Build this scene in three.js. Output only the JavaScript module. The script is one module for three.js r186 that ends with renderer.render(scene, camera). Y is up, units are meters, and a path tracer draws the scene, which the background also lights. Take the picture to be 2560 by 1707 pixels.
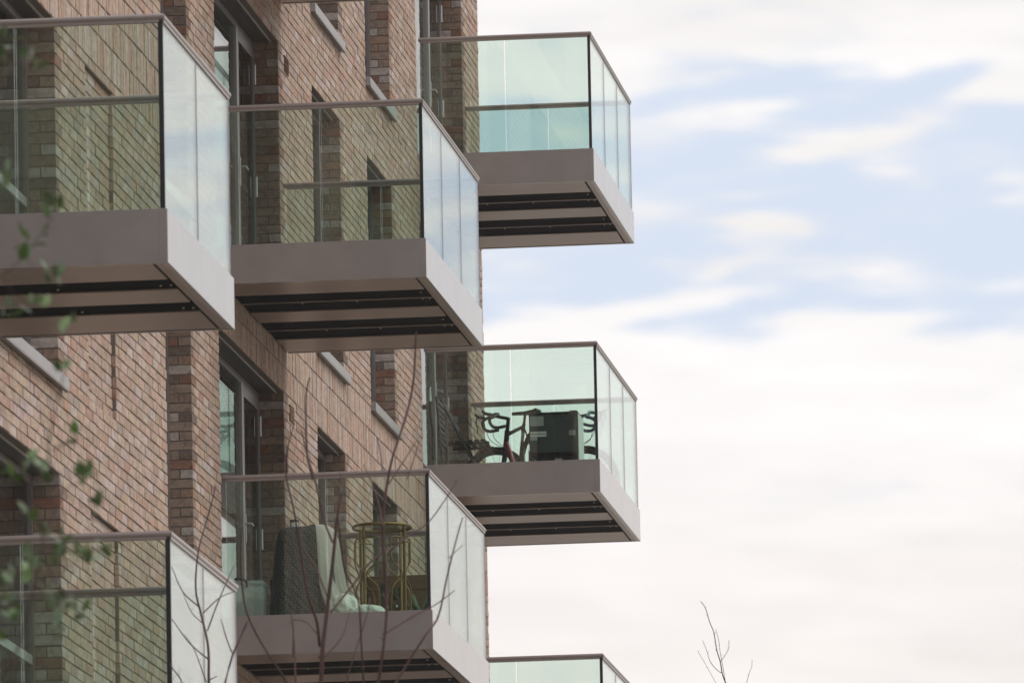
import * as THREE from 'three';
import { mergeGeometries } from 'three/addons/utils/BufferGeometryUtils.js';
import { RoundedBoxGeometry } from 'three/addons/geometries/RoundedBoxGeometry.js';

// ---------------------------------------------------------------- camera
const scene = new THREE.Scene();
const camera = new THREE.PerspectiveCamera(2 * Math.atan(853.5 / 19000) * 180 / Math.PI, 1024 / 682, 0.5, 6000);
camera.position.set(10.065, 1.6, 60);
camera.rotation.set(0.101451, 0.068139, -0.025204, 'YXZ');
camera.setViewOffset(2560, 1707, -1174.5, -1321.9, 2560, 1707);   // a crop from the upper left of a wider frame
camera.focus = 63;
camera.userData.fStop = 10;

// ---------------------------------------------------------------- small tools
function rng(seed) { let a = seed >>> 0; return () => { a = (a + 0x6D2B79F5) | 0; let t = Math.imul(a ^ (a >>> 15), 1 | a); t = (t + Math.imul(t ^ (t >>> 7), 61 | t)) ^ t; return ((t ^ (t >>> 14)) >>> 0) / 4294967296; }; }
const { smoothstep, lerp, clamp } = THREE.MathUtils;
function hash(ix, iy, s) { let h = Math.imul(ix, 374761393) ^ Math.imul(iy, 668265263) ^ Math.imul(s, 1442695041); h = Math.imul(h ^ (h >>> 13), 1274126177); return ((h ^ (h >>> 16)) >>> 0) / 4294967296; }
function vnoise(x, y, s = 0, wx = 0, wy = 0) {
  const ix = Math.floor(x), iy = Math.floor(y), fx = x - ix, fy = y - iy, u = fx * fx * fx * (fx * (fx * 6 - 15) + 10), v = fy * fy * fy * (fy * (fy * 6 - 15) + 10);
  const m = (a, w) => w ? ((a % w) + w) % w : a;
  const a = hash(m(ix, wx), m(iy, wy), s), b = hash(m(ix + 1, wx), m(iy, wy), s), c = hash(m(ix, wx), m(iy + 1, wy), s), d = hash(m(ix + 1, wx), m(iy + 1, wy), s);
  return a + (b - a) * u + (c - a) * v + (a - b - c + d) * u * v;
}
function fbm(x, y, oct, s = 0, w = 0) { let t = 0, a = 0.5, n = 0; for (let i = 0; i < oct; i++) { t += a * vnoise(x, y, s + i * 17, w, w); n += a; x *= 2; y *= 2; w *= 2; a *= 0.5; } return t / n; }

// ---------------------------------------------------------------- sky: broken cloud over thin blue, brightest towards the veiled sun on the right
const SUN = new THREE.Vector3(.8, 1.15, -0.25).normalize();
{
  const W = 4096, H = 4096, data = new Float32Array(W * H * 4);
  // the clouds in the picture: azimuth, elevation, half width, half height (degrees), rise to the right, strength
  const px = (x, y, w, h, k, s) => [-97.38 + (x - 1280) * 0.003035, 9.864 - (y - 853) * 0.002975, w * 0.003035, h * 0.002975, k, s];
  const puffs = [px(1960, 262, 210, 34, 0.05, .75), px(1690, 205, 190, 40, 0.08, .5), px(1950, 405, 130, 36, .12, .72), px(2170, 365, 200, 34, .16, .6), px(2350, 330, 160, 40, .1, .3), px(1900, 564, 88, 20, -.05, 1.35), px(1985, 588, 60, 16, -.1, .6),
    px(1500, 805, 190, 34, .2, .8), px(1720, 762, 220, 26, .1, .8), px(1800, 690, 60, 20, .3, .45), px(2010, 822, 110, 32, -.1, .95), px(2220, 822, 130, 30, .05, .8), px(1640, 410, 70, 18, 0, .35), px(2520, 225, 70, 34, 0, .7), px(1850, 500, 200, 18, .05, .2), px(1450, 330, 160, 30, .1, .4), px(2080, 470, 300, 22, .12, .25)];
  const gaps = [px(2390, 215, 150, 34, .25, .8), px(1560, 430, 200, 60, .05, .3), px(2450, 330, 260, 40, .1, .4)];
  for (let row = 0; row < H; row++) {
    const up = ((row + 0.5) / H - 0.5) * 180, el = Math.max(up, 0);
    const y = Math.sin(el * Math.PI / 180), ch = Math.cos(el * Math.PI / 180);
    for (let col = 0; col < W; col++) {
      const i = (row * W + col) * 4;
      if (up < -0.3) { data[i] = .62; data[i + 1] = .6; data[i + 2] = .58; data[i + 3] = 1; continue; }
      const az = ((col + 0.5) / W - 0.5) * 360, r = az * Math.PI / 180;
      // cloud sheet seen in perspective: finer and flatter towards the horizon
      const wob = (fbm(col / 40, el * .9, 3, 5) - .5) * 1.5;
      const k = 1 / (y + 0.09), cx = Math.cos(r) * ch * k, cz = Math.sin(r) * ch * k;
      const big = fbm(cx * 1.6 + 40, cz * 1.6 + 40, 4, 11), fine = fbm(col / 15 + 1.5 * vnoise(col / 60, el, 91), el * 3.2 + .05 * col / 15, 6, 31, 0);
      const d = el + wob * .6;
      const near = smoothstep(az, -108, -103) * (1 - smoothstep(az, -93.5, -88));
      let cover = lerp(1.22, lerp(.62, .14, near), smoothstep(d, 9.5, 10.08));
      cover = lerp(cover, .98, smoothstep(d, 11.3, 11.95));
      cover = lerp(cover, .66, smoothstep(el, 14, 30));
      let c = cover + (big - .5) * 1.1 * (.25 + .75 * smoothstep(el, 12, 22)) + (fine - .5) * 1.15;
      if (az > -107 && az < -88 && el < 15) {
        const ww = smoothstep(az, -107, -102) * (1 - smoothstep(az, -93, -88));
        for (const [a, e, w, h, s, q] of puffs) { const u = (az - a) / w, v = (el - e - (az - a) * s) / h, g = Math.exp(-(u * u) * .9 - (v < 0 ? v * v * 1.6 : v * v * .9)); if (g > .01) c += ww * q * g * (.45 + 1.1 * fine); }
        for (const [a, e, w, h, s, q] of gaps) { const u = (az - a) / w, v = (el - e - (az - a) * s) / h; c -= ww * q * Math.exp(-u * u - v * v); }
      }
      const wisp = el < 16 ? fbm(col / 6.5 + 2.2 * fine, el * 7.5 + .02 * col, 4, 131) - .5 : 0;
      c += wisp * (.35 + .9 * clamp(c, 0, 1) * (1.1 - clamp(c, 0, 1)) * 2.2);
      const t = smoothstep(c, .14, .88);
      const shade = .95 + (fbm(col / 40, el * 1.6 + 9, 4, 71) - .5) * lerp(.26, .16, 1 - smoothstep(el, 8.5, 10)) + (big - .5) * .1 + wisp * .09 + .02 * (1 - smoothstep(el, 8.5, 10));
      const cosS = Math.cos(r) * ch * SUN.x + y * SUN.y + Math.sin(r) * ch * SUN.z, glow = (1 + .35 * Math.pow(Math.max(0, cosS), 4)) * (1 + .75 * smoothstep(el, 12, 75));
      const low = 1 - smoothstep(el, 7, 9.5);
      const cr = 1.03 * shade * glow, cg = lerp(1.005, .968, low) * shade * glow, cb = lerp(.995, .94, low) * shade * glow;
      const deep = smoothstep(el, 10, 60), br = lerp(.695, .45, deep), bg = lerp(.78, .59, deep), bb = lerp(.925, .88, deep);
      data[i] = lerp(br, cr, t); data[i + 1] = lerp(bg, cg, t); data[i + 2] = lerp(bb, cb, t); data[i + 3] = 1;
    }
  }
  const tex = new THREE.DataTexture(data, W, H, THREE.RGBAFormat, THREE.FloatType);
  tex.mapping = THREE.EquirectangularReflectionMapping; tex.magFilter = THREE.LinearFilter; tex.minFilter = THREE.LinearFilter; tex.needsUpdate = true;
  scene.background = tex; scene.environment = tex;
}
const sun = new THREE.DirectionalLight(0xfff4e6, 1.25);
sun.position.copy(SUN).multiplyScalar(120).add(new THREE.Vector3(0, 10, 5)); sun.target.position.set(0, 10, 5);
sun.castShadow = true; sun.shadow.radius = 45; sun.shadow.mapSize.set(4096, 4096);
Object.assign(sun.shadow.camera, { left: -45, right: 45, top: 45, bottom: -45, near: 1, far: 300 });
scene.add(sun, sun.target);
scene.fog = new THREE.FogExp2(0xf2f2f5, .0003);      // thin street air

const renderer = new THREE.WebGLRenderer({ antialias: true });
renderer.toneMapping = THREE.LinearToneMapping; renderer.toneMappingExposure = 1.0; renderer.shadowMap.enabled = true;

// ---------------------------------------------------------------- textures
function dataTex(n, fn, srgb = false) {
  const d = new Uint8Array(n * n * 4);
  for (let j = 0; j < n; j++) for (let i = 0; i < n; i++) { const c = fn(i / n, j / n), k = (j * n + i) * 4; d[k] = clamp(c[0], 0, 1) * 255; d[k + 1] = clamp(c[1], 0, 1) * 255; d[k + 2] = clamp(c[2], 0, 1) * 255; d[k + 3] = 255; }
  const t = new THREE.DataTexture(d, n, n); t.wrapS = t.wrapT = THREE.RepeatWrapping; t.magFilter = THREE.LinearFilter; t.minFilter = THREE.LinearMipmapLinearFilter; t.generateMipmaps = true;
  if (srgb) t.colorSpace = THREE.SRGBColorSpace; t.needsUpdate = true; return t;
}
// clay: fired mottling, pale lime bloom, dark kiln marks and pits; one repeat is 0.6 m
const clay = dataTex(1024, (u, v) => {
  const a = fbm(u * 8, v * 24, 4, 3, 8), b = fbm(u * 24 + 3, v * 36, 4, 9, 12), g = vnoise(u * 300, v * 300, 23, 300, 300), s = fbm(u * 14, v * 7 + 5, 3, 41, 7);
  let m = .93 + (a - .5) * .34 + (b - .5) * .28 + (g - .5) * .1;
  let r = m, gg = m, bb = m;
  const lime = smoothstep(b, .62, .78) * .12; r += lime; gg += lime * 1.12; bb += lime * 1.3;
  const burn = smoothstep(s, .6, .75) * .22; r -= burn * .8; gg -= burn; bb -= burn;
  const pit = g > .97 ? .25 : 0; return [(r - pit) * .95, (gg - pit) * .95, (bb - pit) * .95];
});
const clayBump = dataTex(512, (u, v) => { const m = fbm(u * 24, v * 48, 4, 77, 24) * .7 + vnoise(u * 200, v * 200, 5, 200, 200) * .3; return [m, m, m]; });
const grime = dataTex(512, (u, v) => { const m = .9 + (fbm(u * 6, v * 6, 5, 51, 6) - .5) * .22; return [m, m, m]; });
const bark = dataTex(256, (u, v) => { const m = .75 + (fbm(u * 8, v * 3, 4, 61, 8) - .5) * .8; return [m, m * .97, m * .95]; });
const timber = dataTex(256, (u, v) => { const m = .8 + (fbm(u * 3, v * 40, 4, 81, 3) - .5) * .5; return [m, m, m]; });

// ---------------------------------------------------------------- materials (linear base colours)
const lin = (r, g, b) => new THREE.Color().setRGB(r, g, b);
const std = (r, g, b, roughness = .8, o = {}) => new THREE.MeshStandardMaterial({ color: lin(r, g, b), roughness, ...o });
const M = {
  clay: new THREE.MeshStandardMaterial({ color: 0xffffff, roughness: .9, vertexColors: true, map: clay, bumpMap: clayBump, bumpScale: .003 }),
  mortar: std(.15, .12, .104, .95, { bumpMap: clayBump, bumpScale: .002 }),
  metal: new THREE.MeshPhysicalMaterial({ color: lin(.275, .247, .238), roughness: .4, ior: 1.5, clearcoat: 1, clearcoatRoughness: .2, map: grime }),
  soffit: new THREE.MeshPhysicalMaterial({ color: lin(.33, .25, .215), roughness: .3, ior: 1.6, map: grime }),
  rail: new THREE.MeshPhysicalMaterial({ color: lin(.26, .215, .20), roughness: .34, ior: 1.6 }),
  frame: new THREE.MeshPhysicalMaterial({ color: lin(.15, .132, .128), roughness: .4, ior: 1.55 }),
  sill: new THREE.MeshPhysicalMaterial({ color: lin(.30, .285, .28), roughness: .42, ior: 1.55, map: grime }),
  pan: std(.085, .077, .074, .5), drip: std(.34, .32, .3, .45),
  black: new THREE.MeshPhysicalMaterial({ color: lin(.007, .0065, .0065), roughness: .9, specularIntensity: .25 }), gasket: std(.008, .007, .009, .5), bolt: std(.5, .5, .5, .4, { metalness: .6 }),
  glass: new THREE.MeshPhysicalMaterial({ color: lin(.936, .973, .953), roughness: 0, transmission: 1, thickness: 0, ior: 1.52, specularIntensity: .76 }),
  seal: std(.05, .045, .055, .6),
  window: new THREE.MeshPhysicalMaterial({ color: lin(.72, .78, .76), roughness: 0, transmission: 1, thickness: 0, ior: 1.62 }),
  glassEdge: std(.5, .58, .55, .25),
  plaster: std(.55, .54, .52, .9), slab: std(.3, .29, .28, .9), deck: std(.22, .17, .13, .8, { map: timber }),
  vent: std(.33, .2, .13, .85), ventDark: std(.13, .075, .05, .85),
  bark: std(.085, .042, .04, .85, { map: bark }), barkThin: std(.13, .075, .10, .85, { map: bark }), barkLeafy: std(.09, .06, .055, .9, { map: bark }),
  tyre: std(.02, .02, .021, .75), carbon: std(.018, .018, .02, .3), rim: std(.03, .03, .033, .35), steel: std(.45, .45, .46, .3, { metalness: .8 }), red: std(.2, .022, .02, .35), orange: std(.32, .075, .035, .4),
  tape: std(.045, .03, .026, .7), tapeBlue: std(.03, .07, .11, .6),
  fridge: std(.034, .041, .042, .45), fridgeDark: std(.008, .008, .009, .7), fridgeDoor: std(.6, .66, .64, .35), paper: std(.62, .63, .6, .7), paperGrey: std(.3, .32, .31, .6),
  chair: std(.03, .026, .024, .6, { map: timber }), gold: std(.24, .15, .065, .42, { metalness: .7 }), tableGlass: new THREE.MeshPhysicalMaterial({ color: lin(.85, .92, .9), roughness: 0, transmission: 1, thickness: 0, ior: 1.5 }),
  blanket: std(.42, .4, .36, .95, { side: THREE.DoubleSide }), cloth: std(.66, .67, .63, .95), cover: std(.04, .042, .045, .7, { side: THREE.DoubleSide }),
  plastic: new THREE.MeshPhysicalMaterial({ color: lin(.9, .93, .93), roughness: .25, transmission: .75, thickness: 0, ior: 1.45 }), navy: std(.01, .02, .08, .5), pot: std(.012, .012, .013, .5), terracotta: std(.22, .05, .035, .8), soil: std(.03, .022, .018, 1),
  planter: std(.19, .115, .062, .8, { map: timber }), leafDark: std(.03, .06, .02, .6, { side: THREE.DoubleSide }), agave: std(.06, .12, .05, .55, { side: THREE.DoubleSide }), whiteThing: std(.7, .7, .7, .6),
  farBrick: std(.2, .13, .09, .9, { map: clay }), farRoof: std(.1, .1, .1, .9), farGlass: std(.02, .025, .03, .15),
  ground: std(.27, .235, .2, .95, { map: grime }), grass: std(.09, .11, .045, 1, { map: grime }),
};

// ---------------------------------------------------------------- builders
const taken = new Map();
function numbered(n) { const k = taken.get(n) ?? 0; taken.set(n, k + 1); return k ? n + '_' + String(k).padStart(3, '0') : n; }
function mesh(name, geometry, material, parent) { const m = new THREE.Mesh(geometry, material); m.name = name; m.castShadow = m.receiveShadow = true; (parent ?? scene).add(m); return m; }
function thing(name, label, category, pos = [0, 0, 0], turn = 0, group) { const g = new THREE.Group(); g.name = numbered(name); g.position.set(...pos); g.rotation.y = turn; g.userData = { label, category }; if (group) g.userData.group = group; scene.add(g); return g; }
function part(name, parent) { const g = new THREE.Group(); g.name = name; parent.add(g); return g; }
const box = (x0, x1, y0, y1, z0, z1) => { const g = new THREE.BoxGeometry(Math.abs(x1 - x0), Math.abs(y1 - y0), Math.abs(z1 - z0)); g.translate((x0 + x1) / 2, (y0 + y1) / 2, (z0 + z1) / 2); return g; };
const rbox = (x0, x1, y0, y1, z0, z1, r = .004) => { const g = new RoundedBoxGeometry(Math.abs(x1 - x0), Math.abs(y1 - y0), Math.abs(z1 - z0), 2, r); g.translate((x0 + x1) / 2, (y0 + y1) / 2, (z0 + z1) / 2); return g; };
// uv in metres from position, by dominant normal
function metric(g, s = 1) { const p = g.attributes.position, n = g.attributes.normal, uv = new Float32Array(p.count * 2); for (let i = 0; i < p.count; i++) { const ax = Math.abs(n.getX(i)), ay = Math.abs(n.getY(i)), az = Math.abs(n.getZ(i)); let u, v; if (ax >= ay && ax >= az) { u = p.getZ(i); v = p.getY(i); } else if (ay >= az) { u = p.getX(i); v = p.getZ(i); } else { u = p.getX(i); v = p.getY(i); } uv[i * 2] = u * s; uv[i * 2 + 1] = v * s; } g.setAttribute('uv', new THREE.BufferAttribute(uv, 2)); return g; }
const V = (a) => new THREE.Vector3(...a);
function rod(a, b, r, r2 = r, seg = 8) { const A = V(a), B = V(b), d = B.clone().sub(A), g = new THREE.CylinderGeometry(r2, r, d.length(), seg, 1); g.applyQuaternion(new THREE.Quaternion().setFromUnitVectors(new THREE.Vector3(0, 1, 0), d.clone().normalize())); const m = A.add(B).multiplyScalar(.5); g.translate(m.x, m.y, m.z); return g; }
// a tube through points whose radius runs from r0 to r1
function limb(points, r0, r1, seg = 7, steps = 4) {
  const curve = new THREE.CatmullRomCurve3(points, false, 'centripetal'), n = Math.max(2, (points.length - 1) * steps), fr = curve.computeFrenetFrames(n, false), pos = [], nor = [], uv = [], idx = [], P = new THREE.Vector3();
  let len = 0; let last = null;
  for (let i = 0; i <= n; i++) {
    curve.getPointAt(i / n, P); if (last) len += P.distanceTo(last); last = P.clone(); const r = lerp(r0, r1, i / n);
    for (let j = 0; j <= seg; j++) { const a = j / seg * Math.PI * 2, c = Math.cos(a), s = Math.sin(a), N = fr.normals[i], Bn = fr.binormals[i]; const nx = c * N.x + s * Bn.x, ny = c * N.y + s * Bn.y, nz = c * N.z + s * Bn.z; pos.push(P.x + r * nx, P.y + r * ny, P.z + r * nz); nor.push(nx, ny, nz); uv.push(j / seg, len * 4); }
  }
  for (let i = 0; i < n; i++) for (let j = 0; j < seg; j++) { const a = i * (seg + 1) + j, b = a + seg + 1; idx.push(a, a + 1, b, b, a + 1, b + 1); }
  const g = new THREE.BufferGeometry(); g.setAttribute('position', new THREE.Float32BufferAttribute(pos, 3)); g.setAttribute('normal', new THREE.Float32BufferAttribute(nor, 3)); g.setAttribute('uv', new THREE.Float32BufferAttribute(uv, 2)); g.setIndex(idx); return g;
}
const merge = (list) => mergeGeometries(list.map((g) => { const n = g.index ? g.toNonIndexed() : g; for (const k of Object.keys(n.attributes)) if (!['position', 'normal', 'uv'].includes(k)) n.deleteAttribute(k); n.groups = []; return n; }), false);
// round bar along a flat path with mitred corners
function mitred(path, r, seg = 16) {
  const pos = [], nor = [], uv = [], idx = []; let ring = 0;
  for (let s = 0; s < path.length - 1; s++) {
    const a = V(path[s]), b = V(path[s + 1]), d = b.clone().sub(a).normalize(), side = new THREE.Vector3().crossVectors(d, new THREE.Vector3(0, 1, 0)).normalize();
    const cut = (q, nb, end) => { if (!nb) return 0; const e = end ? V(nb).sub(q).normalize() : q.clone().sub(V(nb)).normalize(); const turn = side.dot(e), along = d.dot(e); return turn / (1 + along); };
    const k0 = cut(a, path[s - 1], false), k1 = cut(b, path[s + 2], true);
    for (const [q, k] of [[a, k0], [b, k1]]) for (let j = 0; j <= seg; j++) { const t = j / seg * Math.PI * 2, c = Math.cos(t), h = Math.sin(t), o = c * r; const P = q.clone().addScaledVector(side, o).addScaledVector(d, -o * k); pos.push(P.x, P.y + h * r, P.z); nor.push(side.x * c, h, side.z * c); uv.push(j / seg, 0); }
    for (let j = 0; j < seg; j++) { const u = ring + j, w = u + seg + 1; idx.push(u, w, u + 1, w, w + 1, u + 1); }
    ring += 2 * (seg + 1);
  }
  const g = new THREE.BufferGeometry(); g.setAttribute('position', new THREE.Float32BufferAttribute(pos, 3)); g.setAttribute('normal', new THREE.Float32BufferAttribute(nor, 3)); g.setAttribute('uv', new THREE.Float32BufferAttribute(uv, 2)); g.setIndex(idx);
  const caps = [path[0], path[path.length - 1]].map((p, i) => { const o = i ? path[path.length - 2] : path[1], d = V(p).sub(V(o)).normalize(), c = new THREE.CircleGeometry(r, seg); c.applyQuaternion(new THREE.Quaternion().setFromUnitVectors(new THREE.Vector3(0, 0, 1), d)); c.translate(...p); return c; });
  return merge([g, ...caps]);
}

// ================================================================ setting
{ const g = new THREE.PlaneGeometry(5000, 5000); g.rotateX(-Math.PI / 2); const uv = g.attributes.uv; for (let i = 0; i < uv.count; i++) uv.setXY(i, uv.getX(i) * 300, uv.getY(i) * 300); mesh('ground', g, M.ground).userData.kind = 'structure'; }
{ const g = metric(box(4.1, 9.5, -.05, .004, -60, 90), .2); mesh('grass_verge', g, M.grass).userData.kind = 'structure'; }

// the block across the street, behind the viewpoint: the balcony glass mirrors it
{
  const b = thing('street_block', 'plain dark brown brick block across the street, behind the viewpoint', 'building', [0, 0, 96]);
  mesh('wall', metric(box(-40, 42, 0, 33, 0, 12), 1 / .6), M.farBrick, b); mesh('roof', box(-40.3, 42.3, 33, 33.6, -.3, 12.3), M.farRoof, b);
  const pane = box(-.8, .8, -.9, .9, -.03, .03); for (let f = 0; f < 10; f++) for (let i = 0; i < 16; i++) { const m = mesh('window', pane, M.farGlass, b); m.position.set(-36 + i * 5, 3 + f * 3.1, -.02); }
}

// ================================================================ apartment building
const C = .075, HEAD = 2.325, LEVELS = [6.9, 9.9, 12.9, 15.9];
const XA = .84;                                     // the nearer wing stands forward of the rest
const house = thing('apartment_building', 'pale stock brick apartment block with tall recessed windows and stepped front', 'building');
const R = rng(71);
const FACE = [[0.55, 0.407, 0.312, 5], [0.56, 0.402, 0.327, 5], [0.59, 0.48, 0.425, 2.2], [0.52, 0.372, 0.278, 3], [0.53, 0.338, 0.254, 1.5], [0.47, 0.368, 0.303, 1.4], [0.58, 0.441, 0.356, 3]];
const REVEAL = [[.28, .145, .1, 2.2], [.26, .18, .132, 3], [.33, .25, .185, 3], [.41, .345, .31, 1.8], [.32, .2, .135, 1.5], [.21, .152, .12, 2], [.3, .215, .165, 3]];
function pick(list, r) { let t = 0; for (const c of list) t += c[3]; let k = r() * t; for (const c of list) { k -= c[3]; if (k <= 0) return c; } return list[0]; }
const jit = (r, a) => (r() * 2 - 1) * a;
// --- bricks of the flat faces, joined
const bk = { pos: [], nor: [], col: [], uv: [] };
function quad(a, b, c, d, n, col, u0, v0, flip) {
  const P = bk.pos, f = [a, b, c, a, c, d];
  for (const q of f) { P.push(q[0], q[1], q[2]); bk.nor.push(n[0], n[1], n[2]); bk.col.push(col[0], col[1], col[2]); bk.uv.push((flip ? q[0] : q[2]) / .6 + u0, q[1] / .6 + v0); }
}
// a brick whose face looks along +x at x = X, from za (near) down to zb (far)
function faceBrick(X, y0, y1, za, zb, pal, deep = .03) {
  const x = X + jit(R, .0032), e = .0035, j = () => jit(R, .0018), col0 = pick(pal, R), t = .73 + R() * .17, col = [col0[0] * t, col0[1] * t * (.97 + R() * .06), col0[2] * t * (.95 + R() * .1)], u0 = R() * 7, v0 = R() * 7;
  const ya = y0 + j(), yb = y0 + j(), yc = y1 + j(), yd = y1 + j(), z1 = za + j(), z0 = zb + j(), xb = x - deep, tilt = jit(R, .0012);
  const A = [x + tilt, ya + e, z1 - e], B = [x - tilt, yb + e, z0 + e], Cc = [x - tilt, yc - e, z0 + e], D = [x + tilt, yd - e, z1 - e];
  const a = [x - e, ya, z1], b = [x - e, yb, z0], c = [x - e, yc, z0], d = [x - e, yd, z1], a2 = [xb, ya, z1], b2 = [xb, yb, z0], c2 = [xb, yc, z0], d2 = [xb, yd, z1];
  quad(A, B, Cc, D, [1, 0, 0], col, u0, v0);
  quad(a, b, B, A, [.7, -.7, 0], col, u0, v0); quad(D, Cc, c, d, [.7, .7, 0], col, u0, v0); quad(a, A, D, d, [.7, 0, .7], col, u0, v0); quad(B, b, c, Cc, [.7, 0, -.7], col, u0, v0);
  quad(a2, b2, b, a, [0, -1, 0], col, u0, v0, true); quad(d, c, c2, d2, [0, 1, 0], col, u0, v0, true); quad(a2, a, d, d2, [0, 0, 1], col, u0, v0, true); quad(b, b2, c2, c, [0, 0, -1], col, u0, v0, true);
}
// --- whole bricks of the reveals
function clayBlock(seed) {
  const r = rng(seed), g = new THREE.BoxGeometry(1, 1, 1, 1, 1, 1), s = .5, pts = [], P = [];
  const e = [.022, .05, .03];
  // chamfered box: 24 corner points, three per corner
  const cs = []; for (const x of [-1, 1]) for (const y of [-1, 1]) for (const z of [-1, 1]) cs.push([x, y, z]);
  const jitter = cs.map(() => [jit(r, .012), jit(r, .03), jit(r, .012)]);
  const at = (c, ax) => { const i = cs.findIndex((q) => q[0] === c[0] && q[1] === c[1] && q[2] === c[2]), o = [0, 1, 2].map((k) => c[k] * (s - (k === ax ? 0 : e[k])) + jitter[i][k]); return o; };
  const tri = [];
  const face = (list) => { const n = new THREE.Vector3().crossVectors(V(list[1]).sub(V(list[0])), V(list[2]).sub(V(list[0]))); const m = list.reduce((q, p) => q.add(V(p)), new THREE.Vector3()); if (n.dot(m) < 0) list.reverse(); for (let k = 1; k < list.length - 1; k++) tri.push(list[0], list[k], list[k + 1]); };
  for (let ax = 0; ax < 3; ax++) for (const d of [-1, 1]) { const b = (ax + 1) % 3, c = (ax + 2) % 3; face([[-1, -1], [1, -1], [1, 1], [-1, 1]].map(([p, q]) => { const k = []; k[ax] = d; k[b] = p; k[c] = q; return at(k, ax); })); }
  for (let ax = 0; ax < 3; ax++) for (const p of [-1, 1]) for (const q of [-1, 1]) { const b = (ax + 1) % 3, c = (ax + 2) % 3, k0 = [], k1 = []; k0[ax] = -1; k1[ax] = 1; k0[b] = k1[b] = p; k0[c] = k1[c] = q; face([at(k0, b), at(k1, b), at(k1, c), at(k0, c)]); }
  for (const c of cs) face([at(c, 0), at(c, 1), at(c, 2)]);
  const G = new THREE.BufferGeometry(); G.setAttribute('position', new THREE.Float32BufferAttribute(tri.flat(), 3)); G.computeVertexNormals();
  const p = G.attributes.position, n = G.attributes.normal, uv = [], ou = r() * 5, ov = r() * 5; for (let i = 0; i < p.count; i++) { const fx = Math.abs(n.getX(i)) > .7; uv.push((fx ? p.getZ(i) * .12 : p.getX(i) * .215) / .6 + ou, p.getY(i) * .065 / .6 + ov); }
  G.setAttribute('uv', new THREE.Float32BufferAttribute(uv, 2)); g.dispose(); return G;
}
const BLOCKS = [1, 2, 3, 4, 5, 6, 7, 8].map((k) => clayBlock(k * 13));
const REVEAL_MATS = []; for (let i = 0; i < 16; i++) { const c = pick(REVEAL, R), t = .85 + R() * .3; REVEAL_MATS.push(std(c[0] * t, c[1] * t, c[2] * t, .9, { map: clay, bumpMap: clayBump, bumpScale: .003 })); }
let single = 0; const SINGLES = 300;
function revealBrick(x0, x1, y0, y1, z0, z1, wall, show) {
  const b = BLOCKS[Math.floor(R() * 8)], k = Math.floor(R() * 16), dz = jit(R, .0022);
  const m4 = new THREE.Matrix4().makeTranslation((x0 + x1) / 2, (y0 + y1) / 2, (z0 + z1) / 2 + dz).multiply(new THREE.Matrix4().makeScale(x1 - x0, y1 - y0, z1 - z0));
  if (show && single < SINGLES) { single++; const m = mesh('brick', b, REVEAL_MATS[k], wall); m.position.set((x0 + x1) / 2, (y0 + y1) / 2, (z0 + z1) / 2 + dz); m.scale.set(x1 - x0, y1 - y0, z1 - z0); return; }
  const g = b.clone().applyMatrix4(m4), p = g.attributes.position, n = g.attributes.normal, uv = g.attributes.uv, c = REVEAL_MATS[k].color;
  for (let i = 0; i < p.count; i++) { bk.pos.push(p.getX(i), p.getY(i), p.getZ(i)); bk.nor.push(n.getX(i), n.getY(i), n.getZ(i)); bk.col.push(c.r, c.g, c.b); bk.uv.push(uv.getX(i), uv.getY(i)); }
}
// running bond on the plane x = X between za (near) and zb (far); jamb: a reveal that looks at the street end stands at za
function bond(X, za, zb, y0, y1, { jamb = false, wall = null, show = false, back = 0, phase = 0 } = {}) {
  const Ln = za - zb, n = Math.max(1, Math.round(Ln / .225)), mod = (Ln + .01) / n, rows = Math.round((y1 - y0) / C);
  for (let k = 0; k < rows; k++) {
    const ya = y0 + k * C + .004, yb = ya + C - .008, odd = (Math.round((y0 + k * C) / C) + phase) % 2;
    let z = za; const ends = [];
    if (odd) { ends.push(mod / 2 - .01); z -= mod / 2; }
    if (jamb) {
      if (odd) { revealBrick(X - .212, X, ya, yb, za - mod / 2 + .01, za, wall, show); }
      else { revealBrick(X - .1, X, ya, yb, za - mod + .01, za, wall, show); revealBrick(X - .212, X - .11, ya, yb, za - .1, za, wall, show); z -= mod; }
    } else if (odd) faceBrick(X - back, ya, yb, za, za - mod / 2 + .01, FACE);
    while (z - .03 > zb) { const e = Math.max(z - mod + .01, zb); faceBrick(X - back, ya, yb, z, e, FACE); z -= mod; }
  }
}
function soldiers(X, za, zb, y0) {                    // three rows of bricks on end
  for (let k = 0; k < 3; k++) { const n = Math.round((za - zb) / .075), mod = (za - zb) / n; for (let i = 0; i < n; i++) faceBrick(X, y0 + k * .225 + .005, y0 + (k + 1) * .225 - .006, za - i * mod - .0025, za - (i + 1) * mod + .0035, FACE); }
}
const BAND = 12.225;
const REC = .006;                                   // depth of the raked joints
const walls = [];
function wall(x0, x1, y0, y1, z0, z1) { const m = mesh('wall', metric(box(x0, x1, y0, y1, z0, z1), 1 / .6), M.mortar, house); walls.push(m); return m; }
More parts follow.
